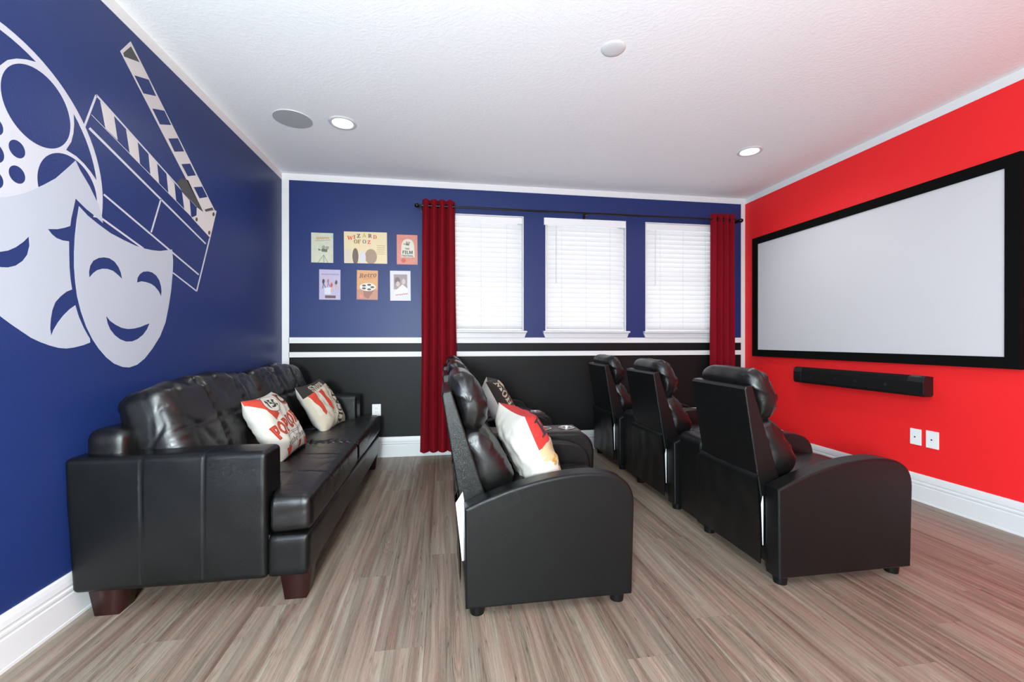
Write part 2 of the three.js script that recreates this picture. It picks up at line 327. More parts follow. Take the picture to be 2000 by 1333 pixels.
// ------------------------------------------------------------------ mural on the blue wall
{
  const P = (list) => list.map(([u, v]) => onLeftWall(u, v));
  const zoom = (x0, y0, s) => (list) => list.map(([a, b]) => [x0 + a / s, y0 + b / s]);
  const z4 = zoom(0, 330, 3.331), z1 = zoom(0, 30, 3.332), zA = zoom(150, 60, 4.937), zB = zoom(180, 300, 4.444);
  const wallMesh = (name, shapes, mat, parent, lift, thick = 0.0006) => {   // shapes in (-z, y): turned so that they lie on the wall
    const g = new THREE.ExtrudeGeometry(shapes, { depth: thick, bevelEnabled: false, curveSegments: 24 });
    g.rotateY(Math.PI / 2);    // local x -> -z, local z -> +x
    return part(name, g.translate(lift, 0, 0), mat, parent);
  };
  const root = (name, label) => { const g = thing(name, label, 'wall decal', [XL, 0, 0]); return g; };
  const line = (a, b, wa, wb = wa) => { const [ax, ay] = a, [bx, by] = b, l = Math.hypot(bx - ax, by - ay), nx = -(by - ay) / l / 2, ny = (bx - ax) / l / 2; return outlineShape(P([[ax + nx * wa, ay + ny * wa], [bx + nx * wb, by + ny * wb], [bx - nx * wb, by - ny * wb], [ax - nx * wa, ay - ny * wa]])); };
  const outlineCut = () => new THREE.ExtrudeGeometry(outlineShape([[1.0, 0.9], [2.5, 0.9], [2.5, 1.735], [2.0, 1.672], [1.0, 1.545]]), { depth: 0.1, bevelEnabled: false }).translate(0, 0, -0.05);
  // film reel: a ring with six round windows and a pierced hub
  {
    const g = root('film_reel_decal', 'white film reel mural decal on the blue wall'), cz = 1.735, cy = 1.782, R = 0.474;
    const s = new THREE.Shape(); s.absarc(cz, cy, R, 0, Math.PI * 2);
    const hole = (x, y, r, rx = r) => { const h = new THREE.Path(); h.absellipse(x, y, rx, r, 0, Math.PI * 2, true); s.holes.push(h); };
    for (let k = 0; k < 6; k++) {
      const a = THREE.MathUtils.degToRad(-3 + 60 * k); hole(cz + 0.3 * Math.cos(a), cy + 0.3 * Math.sin(a), 0.142);
      const m = a + Math.PI / 6, q = (r, d) => new THREE.Vector2(cz + r * Math.cos(m + d), cy + r * Math.sin(m + d)), h = [];
      for (let i = 0; i <= 8; i++) h.push(q(0.447, 0.3 * (1 - i / 4)));
      for (let i = 1; i < 8; i++) { const t = i / 4 - 1, d = 0.3 * t; h.push(q(0.318 + 0.129 * Math.pow(Math.abs(t), 0.8), d)); }
      s.holes.push(new THREE.Path(h));
      const b = THREE.MathUtils.degToRad(30 + 60 * k); hole(cz + 0.092 * Math.cos(b), cy + 0.012 + 0.092 * Math.sin(b), 0.031);
    }
    hole(cz, cy + 0.012, 0.034);
    const whole = new Brush(new THREE.ExtrudeGeometry(s, { depth: 0.0006, bevelEnabled: false, curveSegments: 40 })), under = new Brush(outlineCut()); whole.updateMatrixWorld(); under.updateMatrixWorld();
    const cut = new Evaluator().evaluate(whole, under, SUBTRACTION).geometry;     // the masks cover the lower part of the reel
    part('reel', cut.rotateY(Math.PI / 2).translate(0.0003, 0, 0), M.decalWhite, g);
  }
  // frowning mask
  {
    const g = root('frowning_mask_decal', 'pale grey frowning theatre mask decal, partly behind the smiling mask');
    const right = [...z4([[0, 187], [70, 178], [150, 160], [220, 132], [280, 105], [360, 62]]), ...z1([[450, 983], [490, 945], [520, 1010], [580, 1110], [640, 1235], [665, 1320]]),
      ...z4([[667, 352], [620, 310], [560, 262], [525, 228], [490, 193], [478, 250], [462, 320], [455, 372], [420, 383], [370, 393], [310, 392], [335, 425], [365, 450], [405, 466], [447, 472], [448, 560], [450, 640], [457, 720], [467, 785], [430, 800], [390, 832], [358, 868], [338, 920], [328, 980], [324, 1040], [332, 1087], [345, 1050], [375, 1000], [410, 955], [450, 915], [488, 888], [510, 960], [540, 1030], [570, 1085], [583, 1105], [585, 1130], [540, 1148], [480, 1163], [430, 1170], [380, 1166], [320, 1150], [260, 1128], [200, 1100], [140, 1060], [70, 1012], [0, 960]])];
    const pts = P(right), [ax, ay] = pts[0], [bx, by] = pts[pts.length - 1];
    pts.push([bx - 0.1, by + 0.16], [bx - 0.19, by + 0.36], [bx - 0.24, ay - 0.1], [bx - 0.25, ay + 0.16], [bx - 0.13, ay + 0.06]);   // the far half lies outside the photograph
    const s = outlineShape(pts), eye = P(z4([[185, 440], [190, 500], [175, 560], [145, 600], [100, 630], [50, 642], [0, 640], [0, 540], [50, 532], [100, 510], [150, 475]]));
    eye.splice(7, 0, [eye[6][0] - 0.04, (eye[6][1] + eye[7][1]) / 2]);
    s.holes.push(new THREE.Path(eye.map(([x, y]) => new THREE.Vector2(x, y))));
    wallMesh('mask', s, M.decalGrey, g, 0.0008);
  }
  // smiling mask
  {
    const g = root('smiling_mask_decal', 'pale grey smiling theatre mask decal above the sofa');
    const s = new THREE.Shape(P(z4([[512, 243], [570, 305], [640, 362], [720, 420], [800, 462], [880, 500], [935, 518], [990, 530], [1040, 535], [1095, 528], [1118, 525], [1125, 600], [1122, 680], [1112, 790], [1095, 900], [1075, 1000], [1040, 1090], [990, 1170], [940, 1235], [890, 1275], [840, 1293], [795, 1290], [740, 1268], [690, 1228], [640, 1170], [600, 1110], [560, 1030], [525, 930], [500, 830], [488, 740], [480, 640], [480, 540], [485, 440], [497, 330]])).map(([x, y]) => new THREE.Vector2(x, y)));
    for (const h of [
      [[580, 708], [577, 670], [585, 630], [605, 598], [640, 580], [675, 576], [710, 582], [745, 605], [770, 640], [785, 675], [793, 717], [765, 690], [735, 665], [700, 652], [665, 650], [630, 660], [603, 680]],
      [[890, 740], [893, 710], [908, 685], [930, 670], [960, 667], [990, 675], [1015, 695], [1035, 725], [1047, 765], [1050, 800], [1047, 830], [1030, 795], [1005, 765], [980, 748], [950, 738], [920, 732]],
      [[688, 957], [715, 990], [750, 1015], [790, 1035], [830, 1043], [870, 1040], [910, 1030], [945, 1015], [972, 1006], [955, 1045], [930, 1080], [895, 1108], [860, 1123], [820, 1125], [780, 1110], [745, 1083], [715, 1045], [698, 1005]],
    ]) s.holes.push(new THREE.Path(P(z4(h)).map(([x, y]) => new THREE.Vector2(x, y))));
    wallMesh('mask', s, M.decalGrey, g, 0.0008);
  }
  // clapperboard
  {
    const g = root('clapperboard_decal', 'white outlined open clapperboard decal on the blue wall');
    const stick = outlineShape(P([[234.3, 100], [254.8, 80.6], [418.8, 410], [397.5, 416]])), cell = (q) => new THREE.Path(P(q).map(([x, y]) => new THREE.Vector2(x, y)));
    const dark1 = zA([[445, 215], [520, 150], [605, 305], [455, 250]]), dark2 = zB([[974, 487], [1043, 468], [1050, 490], [985, 506]]);
    for (const q of [zA([[552, 430], [693, 472], [765, 632], [640, 605]]), zA([[725, 750], [845, 772], [910, 910], [800, 905]]), zA([[880, 1040], [975, 1038], [1035, 1165], [940, 1168]]), zA([[1003, 1285], [1093, 1283], [1138, 1388], [1062, 1394]]), zB([[828 - 56, 92], [850, 88], [900, 190], [828, 198]]), zB([[880, 292], [955, 288], [1000, 378], [930, 390]]), dark1, dark2]) stick.holes.push(cell(q));
    stick.holes.splice(3, 1);
    wallMesh('clap_stick', stick, M.decalCream, g, 0.0004);
    for (const d of [dark1, dark2]) wallMesh('dark_panel', outlineShape(P(d)), M.decalDark, g, 0.0004);
    wallMesh('dark_panel', outlineShape(P(zB([[735, 262], [765, 215], [830, 230], [962, 505], [905, 462], [780, 328]]))), M.decalDark, g, 0.0004);
    for (const q of [zA([[225, 680], [355, 812], [392, 1055], [275, 940]]), zA([[475, 955], [585, 1070], [608, 1285], [510, 1185]]), zB([[488, 0], [562, 85], [580, 262], [505, 180]]), zB([[645, 178], [712, 258], [728, 415], [662, 345]]), zB([[780, 335], [845, 408], [857, 545], [800, 490]])]) wallMesh('stripe', outlineShape(P(q)), M.decalCream, g, 0.0004);
    const plate = outlineShape(P(zB([[908, 468], [970, 514], [1065, 492], [1078, 502], [1025, 735], [862, 557], [905, 538]])));
    for (const [x, y] of [[905, 573], [1052, 528], [1015, 688]]) { const e = []; for (let k = 0; k < 14; k++) { const a = -k / 14 * Math.PI * 2; e.push([x + 10 * Math.cos(a), y + 18 * Math.sin(a)]); } plate.holes.push(cell(zB(e))); wallMesh('bolt', outlineShape(P(zB(e)).reverse()), M.decalDark, g, 0.0004); }
    wallMesh('hinge_plate', plate, M.decalCream, g, 0.0004);
    const edges = [line([187.9, 185.6], [164.2, 248.4], 4.2), line([187.9, 185.6], [383.6, 403.5], 3.4, 1.5), line([178.4, 224], [374.6, 424.2], 0.9), line([174.3, 250.4], [401.6, 476.6], 4.6, 2.4), line([409.5, 465.4], [384, 569.3], 2.2), line([384.3, 569.3], [337.5, 533], 2.4), line([200, 428], [280, 486], 3.4), line([202.5, 380], [388, 537], 3.4, 2.6), line([314.3, 389], [295.2, 454], 2.8)];
    edges.forEach((s) => wallMesh('outline', s, M.decalWhite, g, 0.0002));
  }
}

// ------------------------------------------------------------------ posters
{
  const paint = (w, h, fn) => { const c = document.createElement('canvas'); c.width = w; c.height = h; const x = c.getContext('2d'); fn(x, w, h); const t = new THREE.CanvasTexture(c); t.colorSpace = THREE.SRGBColorSpace; return t; };
  const worn = (x, w, h, col, n) => { x.fillStyle = col; for (let i = 0; i < n; i++) { x.globalAlpha = 0.05 + rnd() * 0.1; x.beginPath(); x.arc(rnd() * w, rnd() * h, 3 + rnd() * 22, 0, 7); x.fill(); } x.globalAlpha = 1; };
  const scribble = (x, x0, x1, y, hh, n) => { x.beginPath(); for (let i = 0; i <= n; i++) { const X = x0 + (x1 - x0) * i / n, Y = y + (i % 2 ? -hh : hh) * (0.5 + rnd() * 0.5); i ? x.lineTo(X, Y) : x.moveTo(X, Y); } x.stroke(); };
  const reel = (x, cx, cy, r, c1, c2, sq = 1) => { x.save(); x.translate(cx, cy); x.scale(1, sq); x.fillStyle = c1; x.beginPath(); x.arc(0, 0, r, 0, 7); x.fill(); x.fillStyle = c2; for (let k = 0; k < 5; k++) { x.beginPath(); x.arc(r * 0.58 * Math.cos(k * 1.257), r * 0.58 * Math.sin(k * 1.257), r * 0.25, 0, 7); x.fill(); } x.restore(); };
  const cameraArt = (x, cx, cy, s, c, bg) => { reel(x, cx - s * 0.1, cy - s * 0.75, s * 0.38, c, bg); reel(x, cx + s * 0.75, cy - s * 0.65, s * 0.38, c, bg); x.fillStyle = c; x.save(); x.translate(cx, cy); x.rotate(0.12); x.fillRect(-s * 0.55, -s * 0.35, s * 1.3, s * 0.75); x.restore(); x.beginPath(); x.moveTo(cx - s * 0.5, cy); x.lineTo(cx - s * 1.35, cy - s * 0.45); x.lineTo(cx - s * 1.25, cy + s * 0.15); x.fill(); };
  const designs = [
    ['pale green vintage poster with a film camera on a tripod', 608, 454.5, 651, 514, (x, w, h) => {
      x.fillStyle = '#cfd0bb'; x.fillRect(0, 0, w, h); worn(x, w, h, '#7fb3a8', 60); worn(x, w, h, '#e6d9a8', 40); x.strokeStyle = '#c98a5a'; x.lineWidth = 7;
      x.save(); x.rotate(-0.08); scribble(x, w * 0.2, w * 0.8, h * 0.2, 14, 15); x.strokeStyle = '#9a8f6a'; x.lineWidth = 4; scribble(x, w * 0.12, w * 0.85, h * 0.28, 7, 22); x.restore();
      cameraArt(x, w * 0.58, h * 0.58, w * 0.2, '#6c6a5a', '#cfd0bb'); x.strokeStyle = '#77745f'; x.lineWidth = 5; for (const k of [-0.25, 0.02, 0.2]) { x.beginPath(); x.moveTo(w * 0.56, h * 0.74); x.lineTo(w * (0.56 + k), h); x.stroke(); }
    }],
    ['wide yellow film poster with coloured capital letters', 672, 452, 756, 516, (x, w, h) => {
      x.fillStyle = '#e4d2a6'; x.fillRect(0, 0, w, h); worn(x, w, h, '#f0e3c4', 60); worn(x, w, h, '#e8c7b4', 30); x.textAlign = 'center'; x.textBaseline = 'middle'; x.font = '900 62px serif';
      [['W', '#d8452c', 0.14, 0.2], ['I', '#c9402e', 0.24, 0.17], ['Z', '#41402c', 0.34, 0.13], ['A', '#b3b02c', 0.47, 0.11], ['R', '#5c3a4a', 0.6, 0.12], ['D', '#d45a3c', 0.72, 0.15], ['O', '#8a6a4c', 0.27, 0.31], ['F', '#8a6a4c', 0.35, 0.31], ['O', '#6f7a80', 0.47, 0.31], ['Z', '#d94b34', 0.58, 0.32]].forEach(([c, col, u, v]) => { x.fillStyle = col; x.fillText(c, u * w, v * h); });
      x.fillStyle = '#d9cbb8'; x.fillRect(w * 0.02, h * 0.55, w * 0.14, h * 0.42); x.fillStyle = '#a58a72'; x.beginPath(); x.ellipse(w * 0.62, h * 0.78, w * 0.14, h * 0.24, 0, 0, 7); x.fill(); x.fillStyle = '#d6d2d4'; x.beginPath(); x.ellipse(w * 0.42, h * 0.82, w * 0.08, h * 0.22, 0, 0, 7); x.fill(); x.fillStyle = '#6d5a50'; x.beginPath(); x.ellipse(w * 0.26, h * 0.78, w * 0.07, h * 0.26, 0, 0, 7); x.fill();
      x.strokeStyle = '#8f7d60'; x.lineWidth = 3; for (let k = 0; k < 5; k++) scribble(x, w * 0.76, w * 0.95, h * (0.43 + k * 0.065), 4, 16);
    }],
    ['red and cream vintage film festival poster', 775, 458.5, 815.5, 517.5, (x, w, h) => {
      x.fillStyle = '#d98a78'; x.fillRect(0, 0, w, h); worn(x, w, h, '#c9584a', 70); x.fillStyle = '#ddd8c6'; x.beginPath(); x.moveTo(w * 0.2, h * 0.76); x.lineTo(w * 0.22, h * 0.4); x.quadraticCurveTo(w * 0.25, h * 0.14, w * 0.53, h * 0.14); x.quadraticCurveTo(w * 0.82, h * 0.14, w * 0.84, h * 0.4); x.lineTo(w * 0.86, h * 0.76); x.fill();
      cameraArt(x, w * 0.5, h * 0.32, w * 0.13, '#6a625c', '#ddd8c6'); x.fillStyle = '#4c4440'; x.textAlign = 'center'; x.font = '900 30px sans-serif'; x.fillText('THE', w * 0.5, h * 0.5); x.font = '900 56px sans-serif'; x.fillText('FILM', w * 0.52, h * 0.64); x.font = '900 34px sans-serif'; x.fillText('FESTIVAL', w * 0.52, h * 0.74); x.fillStyle = '#c9584a'; x.beginPath(); x.arc(w * 0.32, h * 0.87, w * 0.11, 0, 7); x.fill();
    }],
    ['lilac vintage poster with small dancing figures', 623.5, 526.5, 665, 586, (x, w, h) => {
      x.fillStyle = '#bcb4cf'; x.fillRect(0, 0, w, h); worn(x, w, h, '#d6d2e4', 50); x.strokeStyle = '#9a86b4'; x.lineWidth = 8; scribble(x, w * 0.1, w * 0.92, h * 0.16, 7, 20); x.fillStyle = '#d8dbe6'; x.fillRect(w * 0.25, h * 0.6, w * 0.3, h * 0.22);
      const figure = (cx, top, s, coat, leg) => { x.fillStyle = '#d9a98e'; x.beginPath(); x.arc(cx, top, s * 0.32, 0, 7); x.fill(); x.fillStyle = coat; x.beginPath(); x.ellipse(cx, top + s * 1.25, s * 0.5, s, 0.1, 0, 7); x.fill(); x.strokeStyle = leg; x.lineWidth = s * 0.3; x.beginPath(); x.moveTo(cx, top + s * 2); x.lineTo(cx - s * 0.3, top + s * 4.2); x.moveTo(cx, top + s * 2); x.lineTo(cx + s * 0.9, top + s * 4); x.stroke(); };
      figure(w * 0.2, h * 0.3, 30, '#3a3038', '#53465a'); figure(w * 0.42, h * 0.3, 26, '#b07a88', '#8a6a80'); figure(w * 0.58, h * 0.42, 30, '#c8544a', '#d9a98e'); figure(w * 0.8, h * 0.33, 30, '#4a4a44', '#c8a890'); x.fillStyle = '#6a4a50'; x.fillRect(w * 0.28, h * 0.86, w * 0.5, h * 0.09);
    }],
    ['orange vintage poster with a film reel and the word Retro', 697, 528, 738, 586, (x, w, h) => {
      x.fillStyle = '#d8a06c'; x.fillRect(0, 0, w, h); worn(x, w, h, '#e0b070', 50); x.fillStyle = '#c08a70'; x.fillRect(0, h * 0.66, w, h * 0.34); x.fillStyle = '#9a6a58'; x.beginPath(); x.moveTo(w * 0.3, h * 0.62); x.lineTo(w * 0.9, h * 0.6); x.lineTo(w * 0.55, h * 0.97); x.lineTo(w * 0.35, h * 0.9); x.fill();
      x.fillStyle = '#8a5a3c'; x.font = '900 italic 76px serif'; x.textAlign = 'center'; x.save(); x.rotate(-0.1); x.fillText('Retro', w * 0.48, h * 0.27); x.restore(); x.strokeStyle = '#c8643a'; x.lineWidth = 6; x.beginPath(); x.moveTo(w * 0.3, h * 0.3); x.quadraticCurveTo(w * 0.6, h * 0.3, w * 0.9, h * 0.22); x.stroke();
      reel(x, w * 0.52, h * 0.57, w * 0.38, '#e6ddd0', '#5a5458', 0.55); x.fillStyle = '#e08a7a'; x.beginPath(); x.arc(w * 0.2, h * 0.89, w * 0.09, 0, 7); x.fill();
    }],
    ['white bordered film poster with grey portrait panel and red lettering', 762, 529, 802, 588, (x, w, h) => {
      x.fillStyle = '#d9d6e2'; x.fillRect(0, 0, w, h); x.fillStyle = '#9c8e8e'; x.fillRect(w * 0.18, h * 0.12, w * 0.66, h * 0.5); x.fillStyle = '#6e6064'; x.beginPath(); x.ellipse(w * 0.36, h * 0.34, w * 0.13, h * 0.13, 0, 0, 7); x.fill(); x.fillStyle = '#cdb8b4'; x.beginPath(); x.ellipse(w * 0.38, h * 0.44, w * 0.09, h * 0.09, 0, 0, 7); x.ellipse(w * 0.66, h * 0.36, w * 0.09, h * 0.09, 0, 0, 7); x.fill(); x.fillStyle = '#e3dede'; x.beginPath(); x.moveTo(w * 0.2, h * 0.7); x.lineTo(w * 0.6, h * 0.45); x.lineTo(w * 0.86, h * 0.6); x.lineTo(w * 0.86, h * 0.85); x.lineTo(w * 0.2, h * 0.85); x.fill();
      x.strokeStyle = '#c07078'; x.lineWidth = 7; x.save(); x.rotate(-0.12); scribble(x, w * 0.1, w * 0.72, h * 0.83, 10, 14); x.restore();
    }],
  ];
  for (const [label, u0, v0, u1, v1, draw] of designs) {
    const at = (u, v) => { const r = ray(u, v), t = (ZB - EYE.z) / r.z; return [EYE.x + t * r.x, EYE.y + t * r.y]; };
    const [x0, y1] = at(u0, v0), [x1, y0] = at(u1, v1), w = x1 - x0, h = y1 - y0, tex = paint(w > h ? 512 : 256, w > h ? 384 : 384, draw);
    const face = std([0.86, 0.86, 0.86], 0.45, { map: tex }), edge = std([0.6, 0.55, 0.5], 0.5);
    const p = solo('poster', new THREE.BoxGeometry(w, h, 0.003), [edge, edge, edge, edge, face, edge], label, 'poster', [(x0 + x1) / 2, (y0 + y1) / 2, ZB + 0.0016]);
    p.rotation.z = (rnd() - 0.5) * 0.02;
  }
}

// ------------------------------------------------------------------ screen, sound bar, wall plates
{
  const s = thing('projection_screen', 'large white projection screen in a wide black frame on the red wall', 'screen', [XR, 0.978, -3.122]);
  const hw = 1.103, hh = 1.272, d = 0.034, b = 0.068;
  const bar = (shape) => new THREE.ExtrudeGeometry(outlineShape(shape), { depth: d, bevelEnabled: true, bevelSize: 0.002, bevelThickness: 0.002, bevelSegments: 2 }).rotateY(-Math.PI / 2);   // local x -> z, depth -> -x
  part('frame', join([bar([[-hw, 0], [hw, 0], [hw - b, b], [-hw + b, b]]), bar([[-hw, hh], [-hw + b, hh - b], [hw - b, hh - b], [hw, hh]]), bar([[-hw, 0], [-hw + b, b], [-hw + b, hh - b], [-hw, hh]]), bar([[hw, 0], [hw, hh], [hw - b, hh - b], [hw - b, b]])]), M.flock, s);
  part('screen_cloth', box(-0.022, -0.016, b - 0.01, hh - b + 0.01, -hw + b - 0.01, hw - b + 0.01), M.screen, s);
}
{
  const s = thing('sound_bar', 'long black sound bar mounted under the projection screen', 'sound bar', [XR, 0.757, -3.05]), L = 0.555;
  const prof = [[0, 0.012], [0, 0.135], [0.06, 0.142], [0.076, 0.128], [0.082, 0.1], [0.082, 0.02], [0.07, 0], [0.01, 0]];
  const body = (a, b) => new THREE.ExtrudeGeometry(outlineShape(prof.map(([x, y]) => [-x, y])), { depth: b - a, bevelEnabled: true, bevelSize: 0.002, bevelThickness: 0.003, bevelSegments: 2 }).translate(-0.002, 0, a);
  part('grille', body(-L + 0.085, L - 0.105), M.soundCloth, s);
  part('end_cap', body(-L, -L + 0.079), M.soundCase, s);
  part('end_cap', body(L - 0.099, L), M.soundCase, s);
  part('control_panel', new THREE.BoxGeometry(0.018, 0.003, 0.07).rotateZ(0.72).translate(-0.0715, 0.1385, L - 0.052), M.soundPanel, s);
  for (const z of [-0.36, -0.12, 0.06, 0.3]) part('driver', new THREE.LatheGeometry([[0, 0.003], [0.012, 0.003], [0.02, 0], [0.024, 0.002], [0.026, 0]].map(([a, b]) => new THREE.Vector2(a, b)), 24).rotateZ(Math.PI / 2).translate(-0.0835, 0.06, z), M.driver, s);
}
function wallPlate(label, pos, turn, w, h, kind) {
  const p = thing('wall_plate', label, 'wall plate', pos, turn);
  part('plate', rbox(-w / 2, w / 2, 0, h, 0, 0.006, 0.0025, 3), M.plate, p);
  if (kind === 'outlet') for (const y of [0.34, 0.66]) {
    const o = part('socket', rbox(-0.016, 0.016, y * h - 0.014, y * h + 0.014, 0.0055, 0.0075, 0.001, 2), M.plate, p);
    part('slots', join([box(-0.008, -0.0055, y * h - 0.004, y * h + 0.005, 0.0074, 0.008), box(0.0055, 0.008, y * h - 0.004, y * h + 0.005, 0.0074, 0.008)]), M.slot, o);
  } else part('jack', new THREE.CylinderGeometry(0.005, 0.006, 0.008, 12).rotateX(Math.PI / 2).translate(0, h / 2, 0.008), M.steel, p);
}
wallPlate('white wall plate on the red wall, the one nearer the window wall', [XR, 0.398, -2.603], -Math.PI / 2, 0.074, 0.114, 'jack');
wallPlate('white wall plate on the red wall, farther from the windows', [XR, 0.396, -2.496], -Math.PI / 2, 0.08, 0.12, 'jack');
wallPlate('white power outlet on the black wall beside the sofa', [-0.6545, 0.407, ZB], 0, 0.083, 0.115, 'outlet');

// ------------------------------------------------------------------ ceiling fittings
function downlight(label, x, z) {
  const d = thing('recessed_downlight', label, 'ceiling light', [x, H, z], 0, 'recessed ceiling downlights');
  part('trim_ring', new THREE.LatheGeometry([[0.072, 0.004], [0.072, -0.004], [0.08, -0.009], [0.094, -0.007], [0.1, 0]].map(([a, b]) => new THREE.Vector2(a, b)), 48), M.white, d);
  part('lens', new THREE.CylinderGeometry(0.073, 0.073, 0.003, 40).translate(0, -0.0025, 0), M.lens, d);
  const l = new THREE.SpotLight(new THREE.Color(1, 0.975, 0.94), DOWNLIGHT, 0, 1.35, 0.85, 2); l.position.set(0, -0.012, 0); l.target.position.set(0, -2, 0); l.castShadow = true; l.shadow.radius = 3.5; l.shadow.mapSize.set(1024, 1024);
  l.name = 'downlight_lamp'; d.add(l, l.target); l.target.name = 'downlight_aim';
}
downlight('round recessed downlight in the ceiling beside the ceiling speaker', -0.73, -3.305);
downlight('round recessed downlight in the ceiling above the recliners by the red wall', 2.54, -3.27);
downlight('added unseen recessed downlight in the rear half of the ceiling, near the blue wall', -0.73, -0.1);  // extra downlight added out of view to fill light from behind
downlight('added unseen recessed downlight in the rear half of the ceiling, near the red wall', 2.54, -0.1);  // its added twin, also out of view, for the same rear fill
{
  const s = thing('ceiling_speaker', 'round grey in-ceiling speaker grille beside a downlight', 'speaker', [-1.07, H, -3.3]);
  part('grille', new THREE.CylinderGeometry(0.126, 0.128, 0.006, 56).translate(0, -0.003, 0), M.grille, s);
  part('rim', new THREE.TorusGeometry(0.1285, 0.003, 8, 56).rotateX(Math.PI / 2).translate(0, -0.003, 0), M.white, s);
  solo('ceiling_cover', new THREE.LatheGeometry([[0, -0.012], [0.03, -0.0115], [0.05, -0.009], [0.062, -0.005], [0.067, 0]].map(([a, b]) => new THREE.Vector2(a, b)), 48), M.white, 'round white blank cover plate in the middle of the ceiling', 'cover plate', [0.912, H, -2.235]);
}
// added lamp, unseen behind the camera, standing in for frontal fill flash
{
  const g = thing('added_fill_lamp', 'added unseen floor lamp with a white globe, for frontal fill light', 'floor lamp', [-0.45, 0, 0.7]);
  part('base', new THREE.CylinderGeometry(0.14, 0.15, 0.025, 40).translate(0, 0.0125, 0), M.iron, g);
  part('pole', new THREE.CylinderGeometry(0.011, 0.011, 1.0, 16).translate(0, 0.52, 0), M.iron, g);
  part('globe', new THREE.SphereGeometry(0.2, 40, 28).translate(0, 1.21, 0), M.globe, g);
  const l = new THREE.PointLight(new THREE.Color(0.82, 0.96, 1.0), FILL_LAMP, 0, 2); l.position.set(0, 1.21, 0); l.castShadow = true; l.shadow.radius = 9; l.name = 'added_fill_light'; g.add(l);
}

// ------------------------------------------------------------------ recliners and consoles
const RW = 0.66, ARM = 0.09;
const folds = (s, k) => (x, y, z) => { const r = 1 - Math.abs(n3(x * 3 * s + k, y * 6 * s, z * 3.2 * s)); return -0.007 * Math.pow(r, 9) + 0.003 * n3(x * 5 + k, y * 5, z * 4); };
const armShape = (() => { const s = new THREE.Shape(); s.moveTo(0.004, 0.045); s.lineTo(0.725, 0.045); s.lineTo(0.735, 0.43); s.bezierCurveTo(0.736, 0.53, 0.68, 0.572, 0.56, 0.58); s.bezierCurveTo(0.40, 0.588, 0.18, 0.54, 0.0, 0.458); s.closePath(); return s; })();
const armGeo = (() => {
  const bv = 0.012, g = new THREE.ExtrudeGeometry(armShape, { depth: ARM - 2 * bv, bevelEnabled: true, bevelSize: bv, bevelOffset: -bv, bevelThickness: bv, bevelSegments: 5, curveSegments: 28 }).translate(0, 0, bv - ARM / 2);
  return metreUV(g);
})();
